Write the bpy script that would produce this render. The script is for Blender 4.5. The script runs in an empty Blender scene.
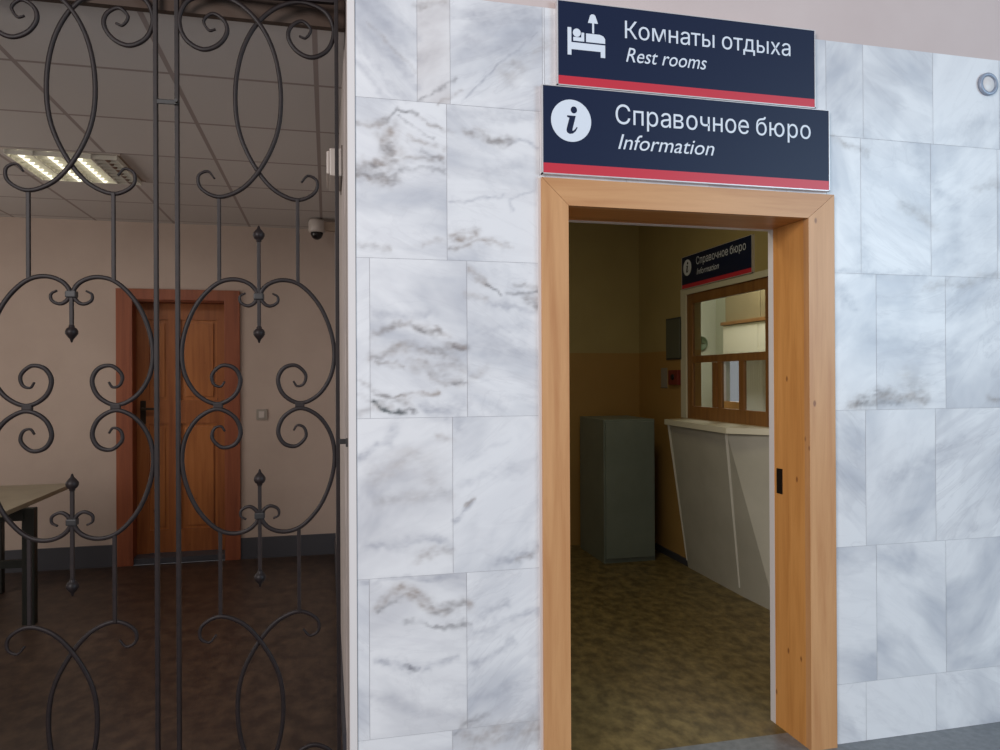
import bpy, bmesh, math, random
from mathutils import Vector, Matrix
random.seed(7)
PI = math.pi
S = bpy.context.scene
C = S.collection
S.view_settings.view_transform = 'Standard'
S.view_settings.look = 'None'
S.view_settings.gamma = 1.0
S.view_settings.use_curve_mapping = False
S.view_settings.exposure = 0.0

# ------------------------------------------------------------------ materials
def lin(c):
    return tuple((v/12.92 if v <= .04045 else ((v+.055)/1.055)**2.4) for v in [q/255 for q in c]) + (1,)

def mat(name, col, rough=.5, metal=0.0, spec=.5, coat=0.0, emit=None, es=0.0):
    m = bpy.data.materials.new(name); m.use_nodes = True
    b = m.node_tree.nodes['Principled BSDF']
    b.inputs['Base Color'].default_value = lin(col)
    b.inputs['Roughness'].default_value = rough
    b.inputs['Metallic'].default_value = metal
    b.inputs['Specular IOR Level'].default_value = spec
    b.inputs['Coat Weight'].default_value = coat
    if emit:
        b.inputs['Emission Color'].default_value = lin(emit)
        b.inputs['Emission Strength'].default_value = es
    return m

class NT:
    """small helper around a node tree"""
    def __init__(s, m):
        s.t = m.node_tree; s.n = s.t.nodes; s.l = s.t.links
        s.b = s.n['Principled BSDF']
    def add(s, typ, **kw):
        n = s.n.new(typ)
        for k, v in kw.items():
            if k.startswith('i_'):
                n.inputs[k[2:].replace('_', ' ')].default_value = v
            else:
                setattr(n, k, v)
        return n
    def link(s, a, b): s.l.new(a, b)
    def ramp(s, fac, stops):
        r = s.n.new('ShaderNodeValToRGB'); e = r.color_ramp.elements
        while len(e) < len(stops): e.new(.5)
        for q, (p, c) in zip(e, stops): q.position = p; q.color = c
        s.link(fac, r.inputs[0]); return r.outputs[0]
    def mix(s, fac, a, b, mode='MIX'):
        m = s.n.new('ShaderNodeMix'); m.data_type = 'RGBA'; m.blend_type = mode
        for sock, v in ((m.inputs[0], fac), (m.inputs[6], a), (m.inputs[7], b)):
            if hasattr(v, 'is_linked'): s.link(v, sock)
            else: sock.default_value = v
        return m.outputs[2]
    def math(s, op, a, b=0.0, clamp=False):
        m = s.n.new('ShaderNodeMath'); m.operation = op; m.use_clamp = clamp
        for sock, v in ((m.inputs[0], a), (m.inputs[1], b)):
            if hasattr(v, 'is_linked'): s.link(v, sock)
            else: sock.default_value = v
        return m.outputs[0]

def mottled(name, c1, c2, scale=8, rough=.6, detail=4, spec=.5, stretch=(1, 1, 1), bump=0.0, lo=.35, hi=.65):
    m = mat(name, c1, rough, spec=spec); t = NT(m)
    tc = t.add('ShaderNodeTexCoord'); mp = t.add('ShaderNodeMapping'); mp.inputs['Scale'].default_value = stretch
    t.link(tc.outputs['Object'], mp.inputs[0])
    n = t.add('ShaderNodeTexNoise', i_Scale=scale, i_Detail=detail, i_Roughness=.6)
    t.link(mp.outputs[0], n.inputs['Vector'])
    t.link(t.ramp(n.outputs[0], [(lo, lin(c1)), (hi, lin(c2))]), t.b.inputs['Base Color'])
    if bump:
        bp = t.add('ShaderNodeBump', i_Strength=bump, i_Distance=.004)
        t.link(n.outputs[0], bp.inputs['Height']); t.link(bp.outputs[0], t.b.inputs['Normal'])
    return m

def wood(name, c1, c2, knot, rough=.42, axis='Z', knots=True, kscale=3.4, coat=0.0):
    """pine: long grain along one axis plus small dark knots"""
    m = mat(name, c1, rough, coat=coat); t = NT(m)
    tc = t.add('ShaderNodeTexCoord'); mp = t.add('ShaderNodeMapping')
    sc = {'Z': (14, 14, .9), 'X': (.9, 14, 14), 'Y': (14, .9, 14)}[axis]
    mp.inputs['Scale'].default_value = sc
    t.link(tc.outputs['Object'], mp.inputs[0])
    n = t.add('ShaderNodeTexNoise', i_Scale=1.6, i_Detail=5, i_Roughness=.6, i_Distortion=.4)
    t.link(mp.outputs[0], n.inputs['Vector'])
    col = t.ramp(n.outputs[0], [(.3, lin(c2)), (.55, lin(c1)), (.8, lin(tuple(min(255, v+12) for v in c1)))])
    if knots:
        mk = t.add('ShaderNodeMapping')
        mk.inputs['Scale'].default_value = {'Z': (1.5, 1.5, .8), 'X': (.8, 1.5, 1.5), 'Y': (1.5, .8, 1.5)}[axis]
        t.link(tc.outputs['Object'], mk.inputs[0])
        v = t.add('ShaderNodeTexVoronoi', i_Scale=kscale*1.6); t.link(mk.outputs[0], v.inputs['Vector'])
        nn = t.add('ShaderNodeTexNoise', i_Scale=30.0); t.link(tc.outputs['Object'], nn.inputs['Vector'])
        d = t.math('ADD', v.outputs['Distance'], t.math('MULTIPLY', nn.outputs[0], .03))
        k = t.ramp(d, [(.05, (1, 1, 1, 1)), (.085, (0, 0, 0, 1))])
        col = t.mix(t.math('MULTIPLY', k, .75), col, lin(knot))
    t.link(col, t.b.inputs['Base Color'])
    return m

def marble_mat():
    """polished pale marble: veins follow each slab's own UV direction; the colour attribute
    carries per slab (r) vein strength, (g) warmth, (b) where its heavy band lies"""
    m = mat('marble', (215, 216, 222), .2, spec=.5); t = NT(m)
    uv = t.add('ShaderNodeUVMap', uv_map='vein'); lc = t.add('ShaderNodeUVMap', uv_map='slab')
    at = t.add('ShaderNodeAttribute', attribute_name='slab_kind')
    sp = t.add('ShaderNodeSeparateColor'); t.link(at.outputs['Color'], sp.inputs[0])
    def noise(scale, detail, dist, stretch, off, rough=.6):
        mp = t.add('ShaderNodeMapping'); mp.inputs['Scale'].default_value = stretch; mp.inputs['Location'].default_value = off
        t.link(uv.outputs[0], mp.inputs[0])
        n = t.add('ShaderNodeTexNoise', i_Scale=scale, i_Detail=detail, i_Distortion=dist, i_Roughness=rough)
        t.link(mp.outputs[0], n.inputs['Vector']); return n.outputs[0]
    def vein(nz, w):
        a = t.math('ABSOLUTE', t.math('SUBTRACT', nz, .5))
        return t.ramp(a, [(0, (1, 1, 1, 1)), (w, (0, 0, 0, 1))])
    cloud = noise(1.9, 4, .5, (1, 1.8, 1), (3, 1, 0), .55)
    base = t.ramp(cloud, [(.32, lin((194, 196, 204))), (.44, lin((218, 218, 222))), (.56, lin((236, 235, 237)))])
    warm = t.ramp(cloud, [(.32, lin((204, 194, 190))), (.44, lin((224, 217, 215))), (.56, lin((236, 232, 231)))])
    base = t.mix(sp.outputs[1], base, warm)
    st = sp.outputs[0]
    soft = t.ramp(noise(1.7, 5, 1.0, (.9, 4.2, 1), (9, 9, 0), .6), [(.50, (0, 0, 0, 1)), (.62, (1, 1, 1, 1))])
    wide = t.ramp(noise(2.3, 3, .9, (1, 3.2, 1), (4, 6, 0), .5), [(.50, (0, 0, 0, 1)), (.54, (1, 1, 1, 1)), (.60, (.6, .6, .6, 1)), (.68, (0, 0, 0, 1))])
    v1 = vein(noise(1.5, 6, 1.3, (1, 2.8, 1), (0, 7, 0)), .022)
    base = t.mix(t.math('MULTIPLY', soft, t.math('MULTIPLY', st, .62, True), True), base, lin((178, 178, 188)))
    base = t.mix(t.math('MULTIPLY', wide, t.math('MULTIPLY', st, .45, True), True), base, lin((172, 168, 174)))
    base = t.mix(t.math('MULTIPLY', v1, t.math('MULTIPLY', st, .45, True), True), base, lin((150, 148, 156)))
    # heavy grey-brown band at local height b
    sx = t.add('ShaderNodeSeparateXYZ'); t.link(lc.outputs[0], sx.inputs[0])
    wob = t.math('MULTIPLY', t.math('SUBTRACT', noise(2.0, 3, .4, (1, 1, 1), (6, 3, 0)), .5), .5)
    dv = t.math('DIVIDE', t.math('SUBTRACT', t.math('ADD', sx.outputs[1], wob), sp.outputs[2]), .19)
    g = t.math('POWER', 2.718, t.math('MULTIPLY', t.math('MULTIPLY', dv, dv), -1.0))
    hn = noise(2.1, 8, 1.5, (1, 2.6, 1), (2, 4, 0), .62)
    hv = t.ramp(hn, [(.46, (0, 0, 0, 1)), (.50, (.75, .75, .75, 1)), (.545, (1, 1, 1, 1)), (.60, (.45, .45, .45, 1)), (.70, (0, 0, 0, 1))])
    hcol = t.ramp(noise(3, 3, .3, (1, 2, 1), (1, 1, 0)), [(.38, lin((128, 124, 124))), (.5, lin((150, 142, 138))), (.62, lin((172, 156, 148)))])
    on = t.math('GREATER_THAN', st, .72)
    base = t.mix(t.math('MULTIPLY', t.math('MULTIPLY', g, hv), t.math('MULTIPLY', on, .92), True), base, hcol)
    hk = t.ramp(noise(3.0, 8, 1.8, (1, 2.0, 1), (2, 4, 0)), [(.535, (0, 0, 0, 1)), (.56, (1, 1, 1, 1)), (.60, (0, 0, 0, 1))])
    base = t.mix(t.math('MULTIPLY', t.math('MULTIPLY', g, hk), t.math('MULTIPLY', on, .8), True), base, lin((98, 98, 104)))
    va = t.add('ShaderNodeAttribute', attribute_name='veins')
    vs = t.add('ShaderNodeSeparateColor'); t.link(va.outputs['Color'], vs.inputs[0])
    fine = t.ramp(noise(9, 6, .8, (1, 2.2, 1), (3, 3, 0), .65), [(.30, (.55, .55, .55, 1)), (.6, (1, 1, 1, 1))])
    tone = t.ramp(noise(5, 3, .3, (1, 2, 1), (1, 1, 0)), [(.40, lin((140, 134, 134))), (.60, lin((160, 146, 138)))])
    for sock, c, k in ((vs.outputs[0], lin((164, 165, 175)), .9), (vs.outputs[1], tone, .95), (vs.outputs[2], lin((96, 92, 96)), .95), (va.outputs['Alpha'], lin((74, 82, 84)), 1.0)):
        base = t.mix(t.math('MULTIPLY', t.math('MULTIPLY', sock, fine), k, True), base, c)
    t.link(base, t.b.inputs['Base Color'])
    t.b.inputs['Roughness'].default_value = .3
    return m

def glass_mat():
    m = bpy.data.materials.new('window_glass'); m.use_nodes = True
    n = m.node_tree.nodes; l = m.node_tree.links; n.remove(n['Principled BSDF'])
    tr = n.new('ShaderNodeBsdfTransparent'); tr.inputs[0].default_value = (.93, .95, .94, 1)
    gl = n.new('ShaderNodeBsdfGlossy'); gl.inputs['Roughness'].default_value = .03
    fr = n.new('ShaderNodeLayerWeight'); fr.inputs[0].default_value = .12
    mx = n.new('ShaderNodeMixShader')
    l.new(fr.outputs['Facing'], mx.inputs[0]); l.new(tr.outputs[0], mx.inputs[1]); l.new(gl.outputs[0], mx.inputs[2])
    l.new(mx.outputs[0], n['Material Output'].inputs[0]); return m

def ceiling_mat():
    """mineral-fibre tiles in a 0.6 m grid, lines drawn as shallow joints"""
    m = mat('ceiling_tile', (196, 190, 186), .8); t = NT(m)
    tc = t.add('ShaderNodeTexCoord'); mp = t.add('ShaderNodeMapping')
    mp.inputs['Location'].default_value = (.04, -.2, 0)
    t.link(tc.outputs['Object'], mp.inputs[0])
    b = t.add('ShaderNodeTexBrick', offset=0.0, i_Scale=1.0)
    b.inputs['Mortar Size'].default_value = .011; b.inputs['Brick Width'].default_value = .6; b.inputs['Row Height'].default_value = .63
    b.inputs['Color1'].default_value = lin((196, 190, 186)); b.inputs['Color2'].default_value = lin((190, 184, 180))
    b.inputs['Mortar'].default_value = lin((150, 138, 134))
    t.link(mp.outputs[0], b.inputs['Vector']); t.link(b.outputs[0], t.b.inputs['Base Color'])
    return m

def info_wall_mat():
    """painted wall: ochre below the 1.76 m line, cream above"""
    m = mat('two_tone_wall', (200, 180, 130), .55); t = NT(m)
    g = t.add('ShaderNodeNewGeometry'); s = t.add('ShaderNodeSeparateXYZ'); t.link(g.outputs['Position'], s.inputs[0])
    f = t.math('GREATER_THAN', s.outputs[2], 1.765)
    n = t.add('ShaderNodeTexNoise', i_Scale=2.0, i_Detail=3.0); t.link(g.outputs['Position'], n.inputs['Vector'])
    lo = t.ramp(n.outputs[0], [(.3, lin((168, 130, 72))), (.7, lin((178, 140, 80)))])
    up = t.ramp(n.outputs[0], [(.3, lin((168, 150, 100))), (.7, lin((178, 160, 108)))])
    t.link(t.mix(f, lo, up), t.b.inputs['Base Color'])
    return m

M = dict(
    marble=marble_mat(),
    grout=mat('grout', (186, 184, 188), .8),
    plaster=mottled('peach_plaster', (206, 188, 184), (213, 196, 192), 1.5, .8),
    white_paint=mat('white_paint', (226, 220, 218), .4),
    beige=mottled('beige_wall', (176, 158, 146), (184, 166, 154), 1.8, .75),
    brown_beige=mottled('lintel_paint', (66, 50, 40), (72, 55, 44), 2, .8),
    reveal=mottled('reveal_paint', (168, 158, 152), (178, 168, 163), 2, .7),
    ceil=ceiling_mat(),
    info=info_wall_mat(),
    office=mat('office_wall', (196, 198, 180), .7),
    hall_floor=mottled('hall_floor', (104, 108, 112), (122, 126, 130), 30, .35),
    floor_brown=mottled('brown_linoleum', (46, 33, 27), (78, 61, 48), 13, .42, 8, stretch=(1, .7, 1), lo=.40, hi=.68),
    floor_olive=mottled('olive_linoleum', (92, 78, 46), (138, 120, 76), 14, .5, 8, stretch=(1, .7, 1), lo=.38, hi=.66),
    base_dark=mat('dark_baseboard', (66, 66, 72), .5),
    pine=wood('pine_frame', (206, 152, 102), (190, 132, 84), (120, 72, 44)),
    pine_x=wood('pine_frame_across', (206, 152, 102), (190, 132, 84), (120, 72, 44), axis='X'),
    jamb=wood('pine_jamb', (218, 154, 86), (200, 136, 72), (120, 68, 34)),
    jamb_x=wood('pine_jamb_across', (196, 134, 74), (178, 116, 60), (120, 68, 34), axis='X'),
    door=wood('varnished_door', (154, 90, 42), (128, 70, 32), (84, 40, 18), .45),
    door_panel=wood('varnished_panel', (168, 102, 48), (142, 80, 36), (90, 44, 20), .45),
    door_frame=wood('varnished_frame', (138, 74, 44), (118, 58, 34), (84, 40, 20), .5, knots=False),
    brown_wood=wood('brown_window_wood', (138, 94, 48), (116, 76, 38), (70, 44, 22), .45, knots=False),
    iron=mottled('wrought_iron', (24, 16, 16), (34, 23, 22), 40, .5, spec=.3),
    iron_dark=mat('black_iron', (20, 16, 16), .5),
    navy=mat('sign_navy', (17, 29, 60), .45, spec=.3),
    red=mat('sign_red', (205, 44, 62), .4),
    white=mat('sign_white', (226, 232, 242), .45),
    alu=mat('aluminium_edge', (214, 208, 208), .35, .3),
    locker=mottled('grey_paint_locker', (122, 132, 124), (130, 140, 132), 3, .45),
    locker_side=mat('locker_seam', (60, 66, 64), .5),
    slab=mat('pale_counter', (214, 208, 184), .35),
    panel=mottled('pale_panel', (172, 168, 152), (182, 178, 162), 3, .6),
    panel_trim=mat('panel_corner_trim', (208, 204, 190), .5),
    green=mat('dark_green_paint', (34, 38, 34), .5),
    tabletop=mottled('olive_tabletop', (128, 120, 100), (138, 130, 110), 6, .4),
    glass=glass_mat(),
    grey_box=mat('grey_box', (92, 94, 80), .6),
    alarm=mat('alarm_red', (120, 44, 34), .5),
    dome=mat('dome_white', (190, 180, 172), .35),
    reflector_lit=mat('reflector_lit_white', (235, 232, 220), .3),
    black=mat('black_plastic', (22, 18, 18), .25),
    louver=mat('louver_metal', (226, 224, 212), .4),
    tube=mat('lit_tube', (255, 252, 235), .5, emit=(255, 250, 225), es=1.6),
    tube_off=mat('unlit_tube', (120, 96, 80), .4),
    housing=mat('lamp_housing', (150, 130, 112), .5),
    socket=mat('switch_plastic', (150, 142, 132), .5),
    steel=mat('dark_steel', (60, 50, 42), .4, .8),
    cupboard=mat('cream_cupboard', (222, 216, 196), .5),
    cloth=mat('pale_cloth', (232, 232, 230), .8),
    leaf=mat('clock_green', (92, 112, 84), .5),
    olive_wood=mottled('olive_wood', (132, 118, 88), (142, 128, 96), 3, .5),
    chrome=mat('rim_grey', (160, 170, 188), .4, .2),
)

# ------------------------------------------------------------------ geometry helpers
def nb(): return bmesh.new()

def box(bm, x0, x1, y0, y1, z0, z1, bev=0.0):
    vs = [bm.verts.new((x, y, z)) for x in (x0, x1) for y in (y0, y1) for z in (z0, z1)]
    f = []
    for q in ((0, 1, 3, 2), (4, 6, 7, 5), (0, 4, 5, 1), (2, 3, 7, 6), (0, 2, 6, 4), (1, 5, 7, 3)):
        f.append(bm.faces.new([vs[i] for i in q]))
    bmesh.ops.recalc_face_normals(bm, faces=f)
    if bev:
        es = list({e for q in f for e in q.edges})
        bmesh.ops.bevel(bm, geom=es, offset=bev, segments=2, profile=.7, affect='EDGES')
    return bm

def prism(bm, pts, axis_from, axis_to, ax='y'):
    """extrude a polygon given as (a, b) pairs; ax = extrusion axis"""
    def P(a, b, d):
        return {'y': (a, d, b), 'x': (d, a, b), 'z': (a, b, d)}[ax]
    v0 = [bm.verts.new(P(a, b, axis_from)) for a, b in pts]
    v1 = [bm.verts.new(P(a, b, axis_to)) for a, b in pts]
    n = len(pts); f = [bm.faces.new(v0), bm.faces.new(v1[::-1])]
    for i in range(n):
        f.append(bm.faces.new((v0[i], v0[(i+1) % n], v1[(i+1) % n], v1[i])))
    bmesh.ops.recalc_face_normals(bm, faces=f); return bm

def hexa(bm, p):
    """8 points: bottom ring 4, top ring 4"""
    v = [bm.verts.new(q) for q in p]; f = []
    for q in ((0, 1, 2, 3), (4, 5, 6, 7), (0, 1, 5, 4), (1, 2, 6, 5), (2, 3, 7, 6), (3, 0, 4, 7)):
        f.append(bm.faces.new([v[i] for i in q]))
    bmesh.ops.recalc_face_normals(bm, faces=f); return bm

def catmull(pts, n=6):
    P = [Vector(p) for p in pts]; P = [P[0]*2-P[1]] + P + [P[-1]*2-P[-2]]; out = []
    for i in range(1, len(P)-2):
        p0, p1, p2, p3 = P[i-1:i+3]
        t0 = 0; t1 = t0+max(1e-6, (p1-p0).length)**.5; t2 = t1+max(1e-6, (p2-p1).length)**.5; t3 = t2+max(1e-6, (p3-p2).length)**.5
        for k in range(n):
            t = t1+(t2-t1)*k/n
            A1 = p0*((t1-t)/(t1-t0))+p1*((t-t0)/(t1-t0)); A2 = p1*((t2-t)/(t2-t1))+p2*((t-t1)/(t2-t1)); A3 = p2*((t3-t)/(t3-t2))+p3*((t-t2)/(t3-t2))
            B1 = A1*((t2-t)/(t2-t0))+A2*((t-t0)/(t2-t0)); B2 = A2*((t3-t)/(t3-t1))+A3*((t-t1)/(t3-t1))
            out.append(B1*((t2-t)/(t2-t1))+B2*((t-t1)/(t2-t1)))
    out.append(P[-2]); return out

def bar(bm, pts, w, d, ends=None):
    """flat forged bar swept along a path in the local XZ plane; w = in-plane width, d = depth; ends tapers"""
    n = len(pts); rings = []
    for i, p in enumerate(pts):
        a = pts[max(0, i-1)]; b = pts[min(n-1, i+1)]
        t = (b-a).normalized(); nx = Vector((-t.z, 0, t.x))
        k = 1.0
        if ends:
            u = i/(n-1)
            k = min(1, ends[0]+(1-ends[0])*u/.22, ends[1]+(1-ends[1])*(1-u)/.22)
        r = []
        for sx, sy in ((-1, -.55), (-.6, -1), (.6, -1), (1, -.55), (1, .55), (.6, 1), (-.6, 1), (-1, .55)):
            r.append(bm.verts.new(p+nx*(sx*w*k/2)+Vector((0, sy*d*(.6+.4*k)/2, 0))))
        rings.append(r)
    f = []
    for a, b in zip(rings, rings[1:]):
        for i in range(8): f.append(bm.faces.new((a[i], a[(i+1) % 8], b[(i+1) % 8], b[i])))
    f.append(bm.faces.new(rings[0])); f.append(bm.faces.new(rings[-1][::-1]))
    bmesh.ops.recalc_face_normals(bm, faces=f); return bm

def lathe(bm, prof, c=(0, 0, 0), seg=20, axis='z'):
    """prof: list of (r, h)"""
    rings = []
    for r, h in prof:
        ring = []
        for k in range(seg):
            a = 2*PI*k/seg; u, v = max(r, 1e-4)*math.cos(a), max(r, 1e-4)*math.sin(a)
            q = {'z': (u, v, h), 'y': (u, h, v), 'x': (h, u, v)}[axis]
            ring.append(bm.verts.new(Vector(q)+Vector(c)))
        rings.append(ring)
    f = []
    for a, b in zip(rings, rings[1:]):
        for k in range(seg): f.append(bm.faces.new((a[k], a[(k+1) % seg], b[(k+1) % seg], b[k])))
    f += [bm.faces.new(rings[0]), bm.faces.new(rings[-1])]
    bmesh.ops.recalc_face_normals(bm, faces=f); return bm

def obj(name, bm, m, parent=None, smooth=False, loc=None):
    me = bpy.data.meshes.new(name); bm.to_mesh(me); bm.free()
    if smooth:
        for p in me.polygons: p.use_smooth = True
    o = bpy.data.objects.new(name, me); C.objects.link(o)
    me.materials.append(M[m] if isinstance(m, str) else m)
    if parent: o.parent = parent
    if loc: o.location = loc
    return o

def tag(o, label, cat=None, group=None, kind=None):
    if label: o['label'] = label
    if cat: o['category'] = cat
    if group: o['group'] = group
    if kind: o['kind'] = kind
    return o

def struct(name, bm, m, label=None, cat=None):
    o = obj(name, bm, m); o['kind'] = 'structure'
    if label: o['label'] = label
    if cat: o['category'] = cat
    return o

def thing(name, label, cat, loc=(0, 0, 0), rotz=0.0, group=None, kind=None):
    o = bpy.data.objects.new(name, None); C.objects.link(o)
    o.location = loc; o.rotation_euler = (0, 0, rotz); o.empty_display_size = .1
    return tag(o, label, cat, group, kind)

def dup(root, loc, label=None):
    r = root.copy(); C.objects.link(r); r.location = loc
    if label: r['label'] = label
    for ch in list(root.children):
        c = ch.copy(); C.objects.link(c); c.parent = r
        for g in ch.children:
            d = g.copy(); C.objects.link(d); d.parent = c
    return r

def text_bm(body, width, cap, x, z, y, shear=0.0, extr=.0012, ref='H', bold=0.0):
    """flat raised lettering standing in the local XZ plane facing -Y; baseline-left at (x, z)"""
    def make(b):
        cu = bpy.data.curves.new('txt', 'FONT'); cu.body = b; cu.size = 1; cu.extrude = 0; cu.shear = shear; cu.offset = bold
        cu.resolution_u = 4
        o = bpy.data.objects.new('txt', cu); C.objects.link(o)
        dg = bpy.context.evaluated_depsgraph_get(); dg.update()
        me = bpy.data.meshes.new_from_object(o.evaluated_get(dg)); bpy.data.objects.remove(o); bpy.data.curves.remove(cu)
        return me
    r = make(ref); ch = max(v.co.y for v in r.vertices)-min(v.co.y for v in r.vertices); bpy.data.meshes.remove(r)
    me = make(body)
    xs = [v.co.x for v in me.vertices]; x0, x1 = min(xs), max(xs)
    sx = width/(x1-x0); sz = cap/ch
    bm = nb(); bm.from_mesh(me); bpy.data.meshes.remove(me)
    for v in bm.verts:
        v.co = Vector((x+(v.co.x-x0)*sx, y, z+v.co.y*sz))
    # overlapping contours come as separate islands: give each its own hair of depth
    seen, isl = set(), []
    for v in bm.verts:
        if v in seen: continue
        st, comp = [v], []; seen.add(v)
        while st:
            q = st.pop(); comp.append(q)
            for e in q.link_edges:
                w = e.other_vert(q)
                if w not in seen: seen.add(w); st.append(w)
        isl.append(comp)
    isl.sort(key=lambda c: min(v.co.x for v in c))
    for k, c in enumerate(isl):
        for v in c: v.co.y -= extr+.00012*(k % 4)
    for f in bm.faces:
        f.normal_update()
        if f.normal.y > 0: f.normal_flip()
    return bm

def glyph_bm(ch):
    """one letter as a flat face mesh in em units (x, 0, z), left edge kept from the font"""
    bm = nb()
    def quad(x0, x1, z0, z1): bm.faces.new([bm.verts.new(q) for q in ((x0, 0, z0), (x1, 0, z0), (x1, 0, z1), (x0, 0, z1))])
    def ring(cx, cz, rx, rz, tx, tz, a0, a1, n):
        ang = [a0+(a1-a0)*k/n for k in range(n+1)]
        vo = [bm.verts.new((cx+rx*math.cos(a), 0, cz+rz*math.sin(a))) for a in ang]
        vi = [bm.verts.new((cx+(rx-tx)*math.cos(a), 0, cz+(rz-tz)*math.sin(a))) for a in ang]
        for k in range(n): bm.faces.new((vi[k], vo[k], vo[k+1], vi[k+1]))
    if ch == 'н':
        quad(.075, .163, 0, .542); quad(.421, .509, 0, .542); quad(.163, .421, .238, .314)
    elif ch == 'ы':
        quad(.075, .163, 0, .542); quad(.567, .655, 0, .542)
        quad(.163, .30, .262, .336); quad(.163, .30, 0, .074)
        ring(.30, .168, .165, .168, .088, .074, -PI/2, PI/2, 14)
    elif ch == 'ю':
        quad(.075, .163, 0, .542); quad(.163, .300, .238, .314)
        ring(.54, .269, .247, .281, .092, .080, 0, 2*PI, 36)
    else:
        cu = bpy.data.curves.new('txt', 'FONT'); cu.body = ch; cu.size = 1; cu.resolution_u = 4
        o = bpy.data.objects.new('txt', cu); C.objects.link(o)
        dg = bpy.context.evaluated_depsgraph_get(); dg.update()
        me = bpy.data.meshes.new_from_object(o.evaluated_get(dg)); bpy.data.objects.remove(o); bpy.data.curves.remove(cu)
        bm.from_mesh(me); bpy.data.meshes.remove(me)
        for v in bm.verts: v.co = Vector((v.co.x, 0, v.co.y))
    return bm

def cyrillic(par, body, width, cap, x, z, y):
    """lay out Cyrillic words letter by letter, one part per word"""
    LSB = {'К': .086, 'о': .049, 'а': .043, 'т': .009, 'д': .019, 'х': .03, 'С': .058, 'е': .049, 'б': .049}
    words, pen, end = [], 0.0, 0.0
    for wd_ in body.split(' '):
        bm = nb()
        for k, ch in enumerate(wd_):
            g = glyph_bm(ch); x1 = max(v.co.x for v in g.verts)
            for v in g.verts: v.co += Vector((pen, -.0012-.00012*(k % 2), 0))
            me = bpy.data.meshes.new('g'); g.to_mesh(me); g.free(); bm.from_mesh(me); bpy.data.meshes.remove(me)
            end = pen+x1; pen = end+(LSB.get(ch, .072) if ch not in 'Кт' else .012)
        pen += .24; words.append(bm)
    x0 = min(v.co.x for v in words[0].verts); sx = width/(end-x0); sz = cap/.728
    for bm in words:
        for v in bm.verts: v.co = Vector((x+(v.co.x-x0)*sx, y+v.co.y, z+v.co.z*sz))
        for f in bm.faces:
            f.normal_update()
            if f.normal.y > 0: f.normal_flip()
        obj('lettering', bm, 'white', par)

def lettering(par, body, width, cap, x, z, y, shear=0.0):
    """slanted Latin lettering, one part per word"""
    bm = text_bm(body, width, cap, x, z, y, shear)
    if ' ' not in body:
        obj('lettering', bm, 'white', par); return
    iv = sorted((min(v.co.x for v in f.verts), max(v.co.x for v in f.verts)) for f in bm.faces)
    end, gap, cut = iv[0][1], 0, 0
    for a, b in iv[1:]:
        if a-end > gap: gap, cut = a-end, (a+end)/2
        end = max(end, b)
    for side in (0, 1):
        c = bm.copy()
        bmesh.ops.delete(c, geom=[f for f in c.faces if (f.calc_center_median().x > cut) == (side == 0)], context='FACES')
        obj('lettering', c, 'white', par)
    bm.free()

# ------------------------------------------------------------------ key dimensions (metres)
WY = 2.66            # face of the marble wall
WT = 2.96            # its back
OX0, OX1 = -1.30, .085   # gate opening
DX0, DX1 = .790, 2.061   # door frame outside
DT = 2.302
MT = 2.955           # top of the marble
RX = .07             # right wall of the gated room
R1Y = 6.60           # back wall of the gated room
CE = 2.85            # ceilings
ICE = 3.25           # ceiling over the right rooms
IX = 2.86            # right wall of the information room
IY = 6.38            # its back wall

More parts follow.
